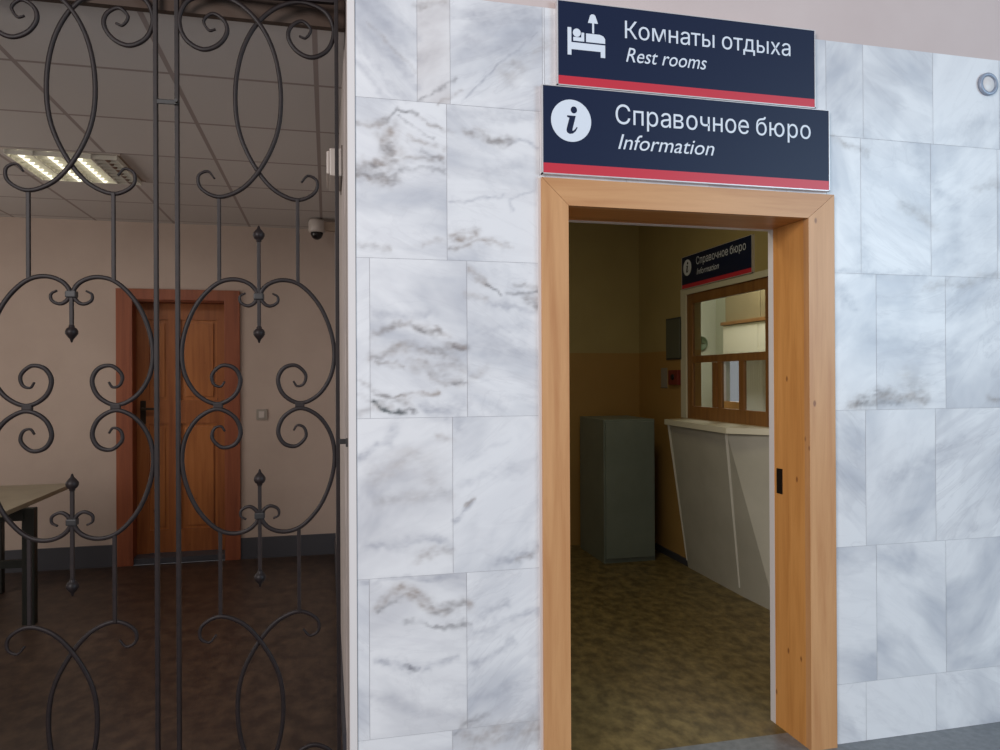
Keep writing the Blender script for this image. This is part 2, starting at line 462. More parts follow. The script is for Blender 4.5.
# ------------------------------------------------------------------ natural veins of the slabs
# each: course of the vein (x, z in metres on the wall), half width, tone (0 pale grey, 1 grey-brown, 2 dark grey, 3 dark green-grey), strength
STAINS = [
    ([(0.124,2.904),(0.322,2.711)],0.0146,0,0.5),
    ([(0.105,2.827),(0.322,2.623)],0.0146,0,0.5),
    ([(0.105,2.765),(0.283,2.556)],0.0122,0,0.45),
    ([(0.185,2.911),(0.325,2.788)],0.0109,0,0.4),
    ([(0.105,2.678),(0.221,2.551)],0.0122,0,0.4),
    ([(0.142,2.831),(0.315,2.667)],0.0049,1,0.4),
    ([(0.328,2.56),(0.469,2.655)],0.0061,2,0.6),
    ([(0.404,2.56),(0.473,2.604)],0.0061,1,0.7),
    ([(0.329,2.902),(0.412,2.937)],0.0097,1,0.6),
    ([(0.529,2.873),(0.621,2.909),(0.77,2.912)],0.0438,0,0.55),
    ([(0.502,2.78),(0.621,2.766),(0.742,2.857)],0.0243,0,0.4),
    ([(0.66,2.679),(0.797,2.81)],0.0243,1,0.4),
    ([(0.488,2.573),(0.77,2.853)],0.0036,0,0.8),
    ([(0.11,2.461),(0.208,2.475)],0.0097,1,0.8),
    ([(0.208,2.475),(0.246,2.509)],0.0073,2,0.7),
    ([(0.246,2.506),(0.334,2.504)],0.0061,2,0.8),
    ([(0.334,2.497),(0.462,2.449)],0.0061,1,0.8),
    ([(0.252,2.485),(0.384,2.425)],0.0049,2,0.5),
    ([(0.22,2.426),(0.232,2.326)],0.0243,1,0.9),
    ([(0.22,2.401),(0.239,2.327)],0.0109,2,0.5),
    ([(0.232,2.326),(0.121,2.301)],0.0146,1,0.9),
    ([(0.109,2.294),(0.17,2.272),(0.245,2.27)],0.0195,1,1),
    ([(0.115,2.288),(0.245,2.277)],0.0073,2,0.5),
    ([(0.257,2.303),(0.422,2.313)],0.0085,2,0.8),
    ([(0.27,2.354),(0.422,2.351)],0.0085,1,0.7),
    ([(0.295,2.419),(0.423,2.389)],0.0085,1,0.6),
    ([(0.333,2.383),(0.422,2.338)],0.0061,2,0.5),
    ([(0.108,2.027),(0.219,2.006)],0.0085,1,0.6),
    ([(0.332,2.041),(0.421,2.057)],0.0097,1,0.4),
    ([(0.52,2.447),(0.553,2.465),(0.673,2.432)],0.0146,1,0.95),
    ([(0.673,2.432),(0.781,2.42)],0.0073,0,0.8),
    ([(0.462,2.526),(0.768,2.544)],0.017,0,0.4),
    ([(0.454,2.193),(0.645,2.235)],0.0049,0,0.6),
    ([(0.767,2.255),(0.672,2.21),(0.685,2.172)],0.0049,0,0.6),
    ([(0.46,2.078),(0.532,2.087)],0.0146,1,0.9),
    ([(0.447,2.026),(0.551,2.062),(0.671,2.035)],0.0073,1,0.8),
    ([(0.579,2.335),(0.767,2.36)],0.0146,0,0.3),
    ([(0.168,1.778),(0.369,1.774)],0.0195,0,0.5),
    ([(0.174,1.709),(0.292,1.742),(0.419,1.686),(0.497,1.654)],0.0109,1,0.8),
    ([(0.168,1.634),(0.292,1.647),(0.419,1.648)],0.017,1,0.7),
    ([(0.18,1.609),(0.267,1.578)],0.0073,1,0.7),
    ([(0.304,1.578),(0.458,1.597)],0.0146,1,0.6),
    ([(0.38,1.571),(0.483,1.526)],0.0122,1,0.6),
    ([(0.432,1.673),(0.484,1.584)],0.0195,1,0.55),
    ([(0.292,1.742),(0.343,1.717)],0.0049,2,0.6),
    ([(0.458,1.667),(0.497,1.648)],0.0049,2,0.6),
    ([(0.457,1.526),(0.49,1.526)],0.0061,2,0.6),
    ([(0.167,1.509),(0.241,1.484),(0.406,1.507)],0.0073,1,0.8),
    ([(0.173,1.46),(0.279,1.458)],0.017,1,0.7),
    ([(0.167,1.472),(0.216,1.421)],0.0097,3,0.9),
    ([(0.204,1.428),(0.266,1.414)],0.0073,3,1),
    ([(0.241,1.415),(0.304,1.426)],0.0073,2,0.9),
    ([(0.354,1.445),(0.47,1.437)],0.0243,0,0.7),
    ([(0.463,1.418),(0.476,1.366)],0.017,0,0.5),
    ([(0.106,1.541),(0.155,1.522)],0.0073,1,0.5),
    ([(0.105,1.417),(0.154,1.447)],0.0097,1,0.4),
    ([(0.106,1.485),(0.155,1.472)],0.0073,1,0.3),
    ([(0.511,1.956),(0.577,1.894)],0.0109,1,0.6),
    ([(0.577,1.9),(0.63,1.849)],0.0049,2,0.7),
    ([(0.656,1.856),(0.765,1.872)],0.0073,2,0.8),
    ([(0.737,1.845),(0.788,1.813)],0.0158,1,0.95),
    ([(0.751,1.865),(0.788,1.872)],0.0073,2,0.8),
    ([(0.697,1.903),(0.788,1.886)],0.0073,1,0.7),
    ([(0.517,1.854),(0.577,1.829)],0.0097,1,0.5),
    ([(0.59,1.816),(0.764,1.793)],0.0085,0,0.6),
    ([(0.51,1.674),(0.709,1.649)],0.034,0,0.4),
    ([(0.509,1.545),(0.588,1.571)],0.0122,1,0.35),
    ([(0.523,1.744),(0.737,1.727)],0.0122,0,0.4),
    ([(0.228,1.396),(0.216,1.309)],0.017,0,0.5),
    ([(0.216,1.309),(0.117,1.262)],0.0097,0,0.7),
    ([(0.166,1.198),(0.29,1.257),(0.379,1.203)],0.034,1,0.3),
    ([(0.29,1.131),(0.417,1.138)],0.017,1,0.35),
    ([(0.405,1.329),(0.431,1.316)],0.0146,1,0.4),
    ([(0.482,1.148),(0.761,1.242)],0.0146,0,0.35),
    ([(0.494,1.071),(0.527,1.095)],0.0049,1,0.7),
    ([(0.482,1.251),(0.654,1.311)],0.0122,0,0.25),
    ([(0.127,0.932),(0.328,0.949),(0.446,0.927)],0.0126,0,0.6),
    ([(0.184,1.101),(0.432,1.119)],0.0196,1,0.35),
    ([(0.446,1.016),(0.522,1.086)],0.007,0,0.7),
    ([(0.581,0.845),(0.783,0.908)],0.0112,0,0.7),
    ([(0.689,0.868),(0.783,0.893)],0.007,1,0.6),
    ([(0.328,0.891),(0.446,0.905)],0.0112,1,0.5),
    ([(0.168,0.721),(0.255,0.779),(0.342,0.744)],0.0168,1,0.8),
    ([(0.226,0.752),(0.505,0.687)],0.0154,1,0.8),
    ([(0.283,0.661),(0.504,0.628)],0.0098,2,0.6),
    ([(0.168,0.699),(0.254,0.736)],0.0084,2,0.5),
    ([(0.126,0.824),(0.475,0.815)],0.007,0,0.6),
    ([(0.168,0.541),(0.297,0.493)],0.0098,0,0.8),
    ([(0.268,0.51),(0.297,0.486)],0.007,2,0.5),
    ([(0.326,0.483),(0.474,0.513)],0.0112,0,0.6),
    ([(0.519,0.597),(0.782,0.666)],0.014,0,0.6),
    ([(0.519,0.479),(0.672,0.554)],0.0112,0,0.6),
    ([(0.535,0.655),(0.657,0.705)],0.0112,0,0.5),
    ([(0.458,0.234),(0.579,0.295)],0.0098,2,0.5),
    ([(0.518,0.213),(0.78,0.212)],0.0393,1,0.6),
    ([(0.125,0.417),(0.296,0.355)],0.0168,0,0.3),
    ([(0.548,0.357),(0.749,0.412)],0.0126,0,0.4),
    ([(2.411,2.286),(2.479,2.266),(2.575,2.201)],0.0227,1,0.55),
    ([(2.481,2.555),(2.604,2.331)],0.0289,0,0.5),
    ([(2.178,1.428),(2.351,1.471),(2.515,1.446)],0.0248,1,0.95),
    ([(2.191,1.423),(2.501,1.442)],0.0083,2,0.4),
    ([(2.433,1.539),(2.501,1.481)],0.0372,1,0.4),
    ([(2.546,1.933),(2.93,1.99)],0.0145,1,0.5),
    ([(2.091,1.99),(2.518,1.979)],0.0103,0,0.6),
    ([(2.069,2.549),(2.252,2.483)],0.0124,1,0.6),
    ([(2.21,2.174),(2.209,2.016)],0.0289,0,0.5),
    ([(2.803,2.389),(2.934,2.408)],0.0165,1,0.4),
    ([(2.091,1.922),(2.168,1.834)],0.0165,0,0.7),
    ([(2.193,1.721),(2.712,1.655)],0.0331,0,0.4),
    ([(2.688,2.288),(2.686,2.054)],0.0455,0,0.4),
    ([(2.095,2.663),(2.226,2.583)],0.0289,0,0.4),
    ([(2.225,2.515),(2.17,2.127)],0.0331,0,0.25),
    ([(2.322,1.084),(2.709,1.256)],0.0289,0,0.4),
    ([(2.853,1.442),(2.926,1.43)],0.0124,1,0.6),
    ([(2.662,2.615),(2.936,2.706)],0.0289,0,0.3)]
# ------------------------------------------------------------------ the marble wall
def marble_wall():
    bm = nb(); uv = bm.loops.layers.uv.new('vein'); sl = bm.loops.layers.uv.new('slab')
    kd = bm.loops.layers.color.new('slab_kind')
    rows = [(-.33, .25), (.25, .826), (.826, 1.402), (1.402, 1.98), (1.98, 2.556), (2.556, 3.13)]
    special = {}   # (row, rounded x of left edge) -> angle, strength, warm, band, offset
    g = .0007
    rng = random.Random(11)
    vn = bm.verts.layers.float_color.new('veins')
    from mathutils import noise
    G = []
    for pts, w, k, st in STAINS:
        xs = [p[0] for p in pts]; zs = [p[1] for p in pts]; m = 3*w+.03
        G.append((pts, w, k, st, min(xs)-m, max(xs)+m, min(zs)-m, max(zs)+m))
    def stain(x, z):
        if x < .05 or x > 3.1: return (0, 0, 0, 0)
        o = [0, 0, 0, 0]; done = False
        for pts, w, k, st, xa, xb, za, zb in G:
            if not (xa < x < xb and za < z < zb): continue
            if not done:
                a = Vector((x*9, z*9, 0)); b = Vector((x*34, z*34, 5)); done = True
                c = Vector((x*75, z*90, 3)); wx = noise.noise(a)*.030+noise.noise(b)*.016+noise.noise(c)*.007; wz = noise.noise(a+Vector((7, 3, 1)))*.030+noise.noise(b+Vector((2, 9, 4)))*.016+noise.noise(c+Vector((5, 1, 8)))*.007
                rg = .80+.75*noise.noise(Vector((x*14, z*34, 9)))+.5*noise.noise(Vector((x*50, z*100, 2)))
            px, pz = x+wx*min(1, w/.02+.35), z+wz*min(1, w/.02+.35); best = 9
            for (ax, az), (bx, bz) in zip(pts, pts[1:]):
                dx, dz = bx-ax, bz-az; u = ((px-ax)*dx+(pz-az)*dz)/(dx*dx+dz*dz+1e-9); u = max(0, min(1, u))
                best = min(best, math.hypot(px-ax-u*dx, pz-az-u*dz))
            q = best/(w*(1.25 if k < 2 else 1.0))
            o[k] = max(o[k], st*math.exp(-q*q)*max(.12, min(1.2, rg)))
        return o
    def tile(x0, x1, z0, z1, zz0, zz1, key):
        ang, st, wm, band, off = key
        co, si = math.cos(ang), math.sin(ang)
        x0 += g; x1 -= g; z0 += g; z1 -= g
        if x1-x0 < .004 or z1-z0 < .004: return
        cx, cz = (x0+x1)/2, (zz0+zz1)/2
        step = .006 if x1 < .85 and x0 > 0 else .009 if 2 < x0 < 3.1 or (x0 > .7 and x1 < 2.2) else 9
        nx, nz = max(1, round((x1-x0)/step)), max(1, round((z1-z0)/step))
        grid = []
        for a in range(nx+1):
            col = []
            for b in range(nz+1):
                v = bm.verts.new((x0+(x1-x0)*a/nx, WY, z0+(z1-z0)*b/nz)); v[vn] = stain(v.co.x, v.co.z) if step < 1 else (0, 0, 0, 0); col.append(v)
            grid.append(col)
        for a in range(nx):
            for b in range(nz):
                f = bm.faces.new((grid[a][b], grid[a+1][b], grid[a+1][b+1], grid[a][b+1]))
                for lp in f.loops:
                    p, q = lp.vert.co.x-cx, lp.vert.co.z-cz
                    lp[uv].uv = (p*co+q*si+off[0], -p*si+q*co+off[1])
                    lp[sl].uv = ((lp.vert.co.x-x0)/.355, (lp.vert.co.z-zz0)/(zz1-zz0))
                    lp[kd] = (st, wm, band, 1)
    W = .355
    start = [.445, .50, .45, .506, .433, .447]
    # hand-set slabs around the door, in the order they hang (row, column from the x = start joint)
    d = math.radians
    hand = {(5, -1): (d(-50), .40, .25, .5, (2.2, 1.3)), (5, 0): (d(25), .55, 0, .5, (7.1, 3.3)),
            (4, -1): (d(-14), .45, .1, .66, (1.7, 5.2)), (4, 0): (d(-8), .45, .15, .75, (9.3, 2.1)),
            (3, -1): (d(-10), .40, .3, .33, (4.4, 8.1)), (3, 0): (d(-20), .50, .1, .80, (6.3, 6.6)),
            (2, -1): (d(18), .32, .5, .35, (3.1, 9.7)), (2, 0): (d(35), .42, .1, .1, (5.5, 4.2)),
            (1, -1): (d(-12), .45, .5, .80, (8.8, 1.9)), (1, 0): (d(30), .55, .1, .2, (2.9, 2.4)),
            (0, 0): (d(60), .6, .2, .9, (4.9, 7.7))}
    def region(xa, xb, za, zb):
        for r, (z0, z1) in enumerate(rows):
            a, b = max(z0, za), min(z1, zb)
            if b-a < .005: continue
            k0 = math.floor((xa-start[r])/W); k = k0
            while start[r]+k*W < xb:
                x0, x1 = start[r]+k*W, start[r]+(k+1)*W
                key = hand.get((r, k))
                if key is None:
                    q = random.Random(r*131+k*17+5)
                    key = (math.radians(q.uniform(-60, 60)), q.uniform(.35, .62) if x0 < 3.1 or q.random() < .7 else q.uniform(.74, .9), q.uniform(0, .35),
                           q.uniform(.2, .8), (q.uniform(0, 40), q.uniform(0, 40)))
                c0, c1 = max(x0, xa), min(x1, xb)
                if r == 5 and k == -1 and c0 < .325 < c1:
                    tile(c0, .325, a, b, z0, z1, key); tile(.325, c1, a, b, z0, z1, (math.radians(25), .35, .8, .5, (1.2, 6.3)))
                elif c1-c0 > .004: tile(c0, c1, a, b, z0, z1, key)
                k += 1
    region(OX1+.017, DX0+.02, 0, MT)
    region(DX0+.02, DX1-.02, DT-.02, MT)
    region(DX1-.02, 6.2, 0, MT)
    region(-4.3, OX0, 0, MT)
    nm = len(bm.faces)
    for x0, x1, z0, z1 in ((OX1+.017, DX0+.02, 0, MT), (DX0+.02, DX1-.02, DT-.02, MT), (DX1-.02, 6.2, 0, MT), (-4.3, OX0, 0, MT)):
        bm.faces.new([bm.verts.new(q) for q in ((x0, WY+.0012, z0), (x1, WY+.0012, z0), (x1, WY+.0012, z1), (x0, WY+.0012, z1))])
    ng = len(bm.faces)
    # masonry body behind the slabs
    for x0, x1, z0, z1 in ((OX1-.012, DX0+.03, 0, 3.3), (DX1-.03, 6.2, 0, 3.3), (-4.3, OX0, 0, 3.3), (DX0+.03, DX1-.03, DT-.03, 3.3)):
        box(bm, x0, x1, WY+.002, WT, z0, min(z1, MT-.001))
    o = obj('wall_front', bm, 'marble'); o.data.materials.append(M['reveal']); o.data.materials.append(M['grout'])
    for i, p in enumerate(o.data.polygons): p.material_index = 0 if i < nm else 2 if i < ng else 1
    o['kind'] = 'structure'; o['label'] = 'wall clad in pale grey-veined marble slabs around the pine doorway'; o['category'] = 'wall'
    return o
marble_wall()
bm = nb()
box(bm, OX1-.012, 6.2, WY+.006, WT, MT, 4.6); box(bm, -4.3, OX0, WY+.006, WT, MT, 4.6); box(bm, OX0, OX1-.012, WY+.006, WT, 2.955, 4.6)
struct('wall_above', bm, 'plaster', 'peach plaster wall above the marble cladding', 'wall')
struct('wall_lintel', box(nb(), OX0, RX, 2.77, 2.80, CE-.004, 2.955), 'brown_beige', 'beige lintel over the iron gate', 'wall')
struct('trim_1', box(nb(), OX1-.010, OX1+.016, WY-.006, WY+.02, 0, MT), 'white_paint', 'white corner strip between gate opening and marble', 'trim')
struct('floor', box(nb(), -4.3, 6.2, -4.0, 2.80, -.12, 0), 'hall_floor', 'grey stone floor of the hall in front of the doorway', 'floor')

# ------------------------------------------------------------------ gated room (left)
struct('floor_gated_room', box(nb(), -4.3, RX, 2.80, R1Y, -.12, 0), 'floor_brown', 'dark brown floor behind the iron gate', 'floor')
struct('ceiling_gated_room', box(nb(), -4.3, RX, 2.80, R1Y+.3, CE, CE+.15), 'ceil', 'grey tiled ceiling behind the iron gate', 'ceiling')
struct('wall_partition', box(nb(), RX, RX+.2, WT, R1Y+.3, -.1, ICE), 'reveal', 'beige side wall behind the gate hinge', 'wall')
struct('wall_left', box(nb(), -4.5, -4.3, WT, R1Y+.3, -.1, CE), 'beige', 'left wall of the gated room', 'wall')
FX0, FX1, FT = -1.69, -.722, 2.295     # far door frame
bm = nb()
box(bm, -4.3, FX0+.06, R1Y, R1Y+.3, 0, CE); box(bm, FX1-.06, RX, R1Y, R1Y+.3, 0, CE); box(bm, FX0+.06, FX1-.06, R1Y, R1Y+.3, FT-.06, CE)
struct('wall_back', bm, 'beige', 'beige back wall of the gated room', 'wall')
bm = nb(); box(bm, -4.3, FX0, R1Y-.012, R1Y, 0, .18); box(bm, FX1, RX, R1Y-.012, R1Y, 0, .18)
struct('baseboard_back', bm, 'base_dark', 'dark grey baseboard band along the back wall', 'baseboard')
struct('baseboard_right', box(nb(), RX-.012, RX, WT, R1Y-.012, 0, .14), 'base_dark', 'dark baseboard beside the gate hinge', 'baseboard')

# far wooden door
d = thing('door_2', 'brown varnished panelled door in the back wall behind the gate', 'door', ((FX0+FX1)/2, R1Y, 0), kind='structure')
hw = (FX1-FX0)/2
for s in (-1, 1):
    x0, x1 = sorted((s*hw, s*(hw-.125))); obj('frame_post', box(nb(), x0, x1, -.025, .02, 0, FT, .004), 'door_frame', d)
    x0, x1 = sorted((s*(hw-.06), s*(hw-.11))); obj('jamb', box(nb(), x0, x1, .02, .26, 0, FT-.06), 'door_frame', d)
obj('frame_head', box(nb(), -hw+.125, hw-.125, -.025, .02, FT-.09, FT, .004), 'door_frame', d)
obj('head_jamb', box(nb(), -hw+.11, hw-.11, .02, .26, FT-.10, FT-.06), 'door_frame', d)
obj('threshold', box(nb(), -hw+.11, hw-.11, -.0, .28, 0, .05, .004), 'base_dark', d)
lx = hw-.1105; y0, y1 = .17, .21
leaf = obj('door_leaf', nb(), 'door', d)
bm = nb()
for a, b, c, e in ((-lx, -lx+.10, .052, FT-.101), (lx-.10, lx, .052, FT-.101), (-.12, -.02, .25, 1.16), (-.12, -.02, 1.36, FT-.24),
                   (-lx+.1, lx-.1, .055, .25), (-lx+.1, lx-.1, 1.16, 1.36), (-lx+.1, lx-.1, FT-.24, FT-.101)):
    box(bm, a, b, y0, y1, c, e)
bm.to_mesh(leaf.data); bm.free()
for a, b in ((-lx+.1, -.12), (-.02, lx-.1)):
    for c, e in ((.25, 1.16), (1.36, FT-.24)):
        bm = nb(); box(bm, a, b, y0+.018, y1-.005, c, e); box(bm, a+.03, b-.03, y0+.006, y0+.02, c+.03, e-.03, .005)
        obj('panel', bm, 'door_panel', leaf)
h = obj('door_handle', box(nb(), -lx+.03, -lx+.075, y0-.008, y0, 1.16, 1.36, .003), 'steel', d)
bm = nb(); lathe(bm, [(.011, 0), (.011, .05)], (-lx+.052, y0-.055, 1.29), 12, 'y'); box(bm, -lx+.04, -lx+.17, y0-.065, y0-.045, 1.28, 1.30, .004)
obj('lever', bm, 'steel', h)

# light switch
t = thing('light_switch', 'small pale wall switch on the beige wall right of the brown door', 'switch', (-.546, R1Y, 1.19))
obj('plate', box(nb(), -.045, .045, -.012, 0, 0, .09, .003), 'socket', t)
obj('rocker', box(nb(), -.025, .022, -.018, -.012, .018, .072, .003), 'dome', t)

# recessed light, louvre grid
t = thing('ceiling_light', 'recessed louvre ceiling light, its right strip unlit', 'ceiling light', (-1.47, 4.92, CE))
obj('frame', prism(nb(), [(-.31, -.31), (.31, -.31), (.31, -.29), (-.29, -.29), (-.29, .29), (.31, .29), (.31, .31), (-.31, .31)], -.006, .0, 'z'), 'dome', t)
bm = nb(); box(bm, -.30, .30, -.30, .30, -.002, .0)
obj('housing', bm, 'housing', t)
obj('reflector', box(nb(), -.29, .145, -.29, .29, -.005, -.0022), 'reflector_lit', t)  # white colour stands in for the lit part; unlit strip shows brown housing
for k, x in enumerate((-.225, -.075, .075, .225)):
    lathe_b = lathe(nb(), [(.0, -.28), (.013, -.28), (.013, .28), (.0, .28)], (x, 0, -.018), 12, 'y')
    o = obj('tube', lathe_b, 'tube' if k < 3 else 'tube_off', t, True)
    if k == 3: o['label'] = 'unlit brownish tube'
bm = nb()
for k in range(9):
    y = -.28+k*.07; box(bm, -.29, .29, y-.002, y+.002, -.032, -.006)
for x in (-.29, -.15, 0, .15, .287): box(bm, x-.003, x+.003, -.29, .29, -.032, -.006)
obj('louver', bm, 'louver', t)

# dome camera on the side wall
t = thing('dome_camera', 'small white dome camera bracketed to the wall near the ceiling', 'camera', (-.075, 6.15, 2.70))
obj('bracket', box(nb(), -.02+.03, RX+.080, -.03, .03, .05, .12, .006), 'housing', t)
obj('body', lathe(nb(), [(.0, .14), (.055, .14), (.066, .12), (.068, .05), (.060, .035), (0, .035)], (0, 0, 0), 24), 'dome', t, True)
obj('dome', lathe(nb(), [(.05, .036), (.048, .015), (.036, -.008), (.018, -.02), (0, -.024)], (0, 0, 0), 20), 'black', t, True)

# emergency light on the side wall above the gate hinge
t = thing('emergency_light', 'slim white emergency light on the side wall right of the gate bar', 'emergency light', (RX, 3.40, 2.43))
obj('casing', box(nb(), -.055, 0, -.14, .14, 0, .12, .006), 'dome', t)
obj('diffuser', box(nb(), -.068, -.055, -.13, .13, .01, .11, .005), 'dome', t)
obj('frame', box(nb(), -.004, 0.0, -.15, .15, -.012, .132), 'steel', t)

# table
t = thing('table', 'olive-topped table with dark green metal legs seen through the left gate leaf', 'table', (-2.22, 5.45, 0))
obj('tabletop', box(nb(), -.42, .36, -.58, .64, .735, .765, .004), 'tabletop', t)
bm = nb()
box(bm, -.36, .36, -.30, -.22, .66, .735); box(bm, -.36, -.06, .50, .58, .66, .735); box(bm, -.30, -.22, -.22, .50, .66, .735)
obj('apron', bm, 'green', t)
for x, y in ((.385, -.26), (-.36, -.26), (-.10, .54), (-.36, .54)):
    if True:
        obj('leg', box(nb(), x-.03 if x < 0 else x-.035, x+.03 if x < 0 else x+.035, y-.03, y+.03, 0, .735, .004), 'green', t)
obj('stretcher', box(nb(), -.36, .385, -.275, -.245, .36, .41, .003), 'green', t)
obj('stretcher', box(nb(), -.36, -.10, .525, .555, .36, .41, .003), 'green', t)

# ------------------------------------------------------------------ wrought-iron gate
GA = math.radians(3.8)
def build_leaf(loc, label, upper):
    """local x runs to the hinge side, z up, symmetric about x = 0; base at the leaf's middle"""
    t = thing('gate_leaf', label, 'gate', loc, -GA, 'leaves of the wrought-iron gate')
    w, ZB, ZT = .272, .03, 2.912
    for s in (-1, 1): obj('stile', box(nb(), s*w-.0068, s*w+.0068, -.009, .009, ZB-.02, ZT+.03, .002), 'iron', t)
    for z in (ZB, ZT): obj('rail', box(nb(), -w+.0068, w-.0068, -.010, .010, z-.012, z+.012, .002), 'iron', t)
    zm = 1.450
    def flip(z):
        q = 2*zm-z
        return q if q > .62 else .62-(.62-q)*.92
    top = [(.142, 2.776), (.163, 2.770), (.182, 2.802), (.152, 2.830), (.112, 2.806), (.104, 2.768), (.133, 2.722), (.185, 2.702), (.240, 2.732), (.263, 2.797), (.237, 2.866), (.152, 2.899), (.071, 2.876), (0, 2.814),
           (-.052, 2.716), (-.078, 2.568), (-.064, 2.416), (0, 2.28), (.066, 2.211), (.14, 2.187), (.197, 2.220), (.200, 2.260), (.170, 2.275), (.147, 2.250)]
    mid = [(.046, 1.850), (.064, 1.839), (.063, 1.818), (.036, 1.805), (.014, 1.818), (.006, 1.848), (.028, 1.880), (.077, 1.898), (.135, 1.886), (.202, 1.820), (.247, 1.720), (.260, 1.625),
           (.243, 1.545), (.200, 1.485), (.14, 1.459), (.083, 1.490), (.064, 1.545), (.085, 1.585), (.126, 1.594), (.160, 1.560), (.152, 1.527), (.130, 1.520), (.117, 1.538)]
    for s in (-1, 1):
        for fl in (False, True):
            for src, wd in ((top, .0150), (mid, .0145)):
                pts = [Vector((s*a, 0.004*s if src is top else 0, flip(z) if fl else z)) for a, z in src]
                bm = nb(); bar(bm, catmull(pts, 6), wd, .012, (.45, .45)); obj('scroll', bm, 'iron', t, True)
    for s in (-1, 1):
        for a, b in ((1.887, 2.190), (flip(2.190), flip(1.887))):
            obj('pin', box(nb(), s*.134-.006, s*.134+.006, -.006, .006, a, b, .002), 'iron', t)
    for zc, za, zb in ((1.838, 1.73, 2.035), (flip(1.838), flip(2.035), flip(1.73))):
        hasup = upper or zc < 1.5
        if not hasup: zb = zc+.012
        r = obj('spear', box(nb(), -.006, .006, -.006, .006, za, zb, .002), 'iron', t)
        for z, sg in ((zb, 1), (za, -1)):
            if sg > 0 and not hasup: continue
            prof = [(.006, -.004), (.010, 0), (.009, .004), (.016, .009), (.0205, .018), (.020, .027), (.013, .037), (.006, .045), (.003, .055), (0, .057)]
            bm = lathe(nb(), [(a, z+sg*b) for a, b in prof], (0, 0, 0), 14)
            obj('finial', bm, 'iron', r, True)
        obj('collar', box(nb(), -.017, .017, -.013, .013, zc-.011, zc+.011, .004), 'iron_dark', t)
    for z in (1.4545,): 
        for s in (-1, 1): obj('collar', box(nb(), s*.139-.016, s*.139+.016, -.008, .008, z-.010, z+.010, .003), 'iron', t)
    return t
hx, hy = .045, 2.70
def gp(u): return (hx-u*math.cos(GA), hy+u*math.sin(GA), 0)
right_leaf = build_leaf(gp(.279), 'right iron gate leaf with scrolls, hinged beside the marble', True)
left_leaf = build_leaf(gp(.893), 'left iron gate leaf with scrolls, in front of the table', False)
# hinge side fittings belong to the right leaf only, the bolt joins the leaves
bm = nb(); box(bm, .276, .305, -.010, .008, 1.310, 1.328, .002); box(bm, .300, .312, -.016, .014, 1.300, 1.330, .003)
obj('hinge', bm, 'iron_dark', right_leaf)
bm = nb(); box(bm, -.334, -.262, -.018, -.0095, 2.500, 2.516, .003); lathe(bm, [(.006, 0), (.006, .02)], (-.268, -.034, 2.508), 10, 'y')
obj('bolt', bm, 'iron_dark', right_leaf)

# ------------------------------------------------------------------ information room (right)
struct('floor_information_room', box(nb(), RX+.2, IX+.4, 2.80, IY, -.12, 0), 'floor_olive', 'dark olive-brown floor inside the doorway', 'floor')
struct('ceiling_information_room', box(nb(), RX+.2, 6.2, WT, 9.6, ICE, ICE+.15), 'ceil', 'ceiling inside the doorway', 'ceiling')
struct('wall_inner_back', box(nb(), RX+.2, IX+.14, IY, IY+.2, -.1, ICE), 'info', 'cream and ochre back wall inside the doorway', 'wall')
WY0, WY1, WZ0, WZ1 = 4.28, 5.47, 1.207, 2.215
bm = nb()
box(bm, IX, IX+.14, WT, WY0, 0, ICE); box(bm, IX, IX+.14, WY1, IY, 0, ICE)
box(bm, IX, IX+.14, WY0, WY1, 0, WZ0); box(bm, IX, IX+.14, WY0, WY1, WZ1, ICE)
struct('wall_right', bm, 'info', 'cream and ochre side wall with the counter window', 'wall')
struct('baseboard_inner', box(nb(), IX-.014, IX, WT, IY, 0, .055), 'base_dark', 'dark baseboard under the counter', 'baseboard')

# door frame
d = thing('door_1', 'knotty pine door frame in the marble wall below the signs', 'door frame', ((DX0+DX1)/2, WY, 0), kind='structure')
ox = (DX0+DX1)/2
L0, L1, R0, R1, TT, TI = DX0-ox, .896-ox, 1.938-ox, DX1-ox, DT, 2.200
obj('frame_post', prism(nb(), [(L0, 0), (L1, 0), (L1, TI), (L0, TT)], -.022, .012, 'y'), 'pine', d)
obj('frame_post', prism(nb(), [(R0, 0), (R1, 0), (R1, TT), (R0, TI)], -.022, .012, 'y'), 'pine', d)
obj('frame_head', prism(nb(), [(L0+.002, TT), (L1+.002, TI), (R0-.002, TI), (R1-.002, TT)], -.022, .012, 'y'), 'pine_x', d)
j = obj('jamb', box(nb(), R0, R0+.05, .012, .225, 0, TI), 'jamb', d)
obj('strike_plate', box(nb(), R0-.003, R0+.001, .165, .205, 1.03, 1.14), 'steel', j)
obj('jamb', box(nb(), L1-.05, L1, .012, .225, 0, TI), 'jamb', d)
obj('head_jamb', box(nb(), L1-.05, R0+.05, .012, .225, TI, TI+.05), 'jamb_x', d)
bm = nb(); box(bm, R0-.001, R0+.05, .225, .262, 0, TI+.05); box(bm, L1-.05, L1+.0, .225, .262, 0, TI+.05); box(bm, L1, R0-.001, .225, .262, TI-.001, TI+.05)
o = obj('rear_lining', bm, 'white_paint', d); o['label'] = 'white painted rear edge of the opening'
bm = nb(); box(bm, L0-.010, L0, -.010, .004, 0, TT+.006); o = obj('edge_bead', bm, 'white_paint', d); o['label'] = 'thin white bead along the left side'

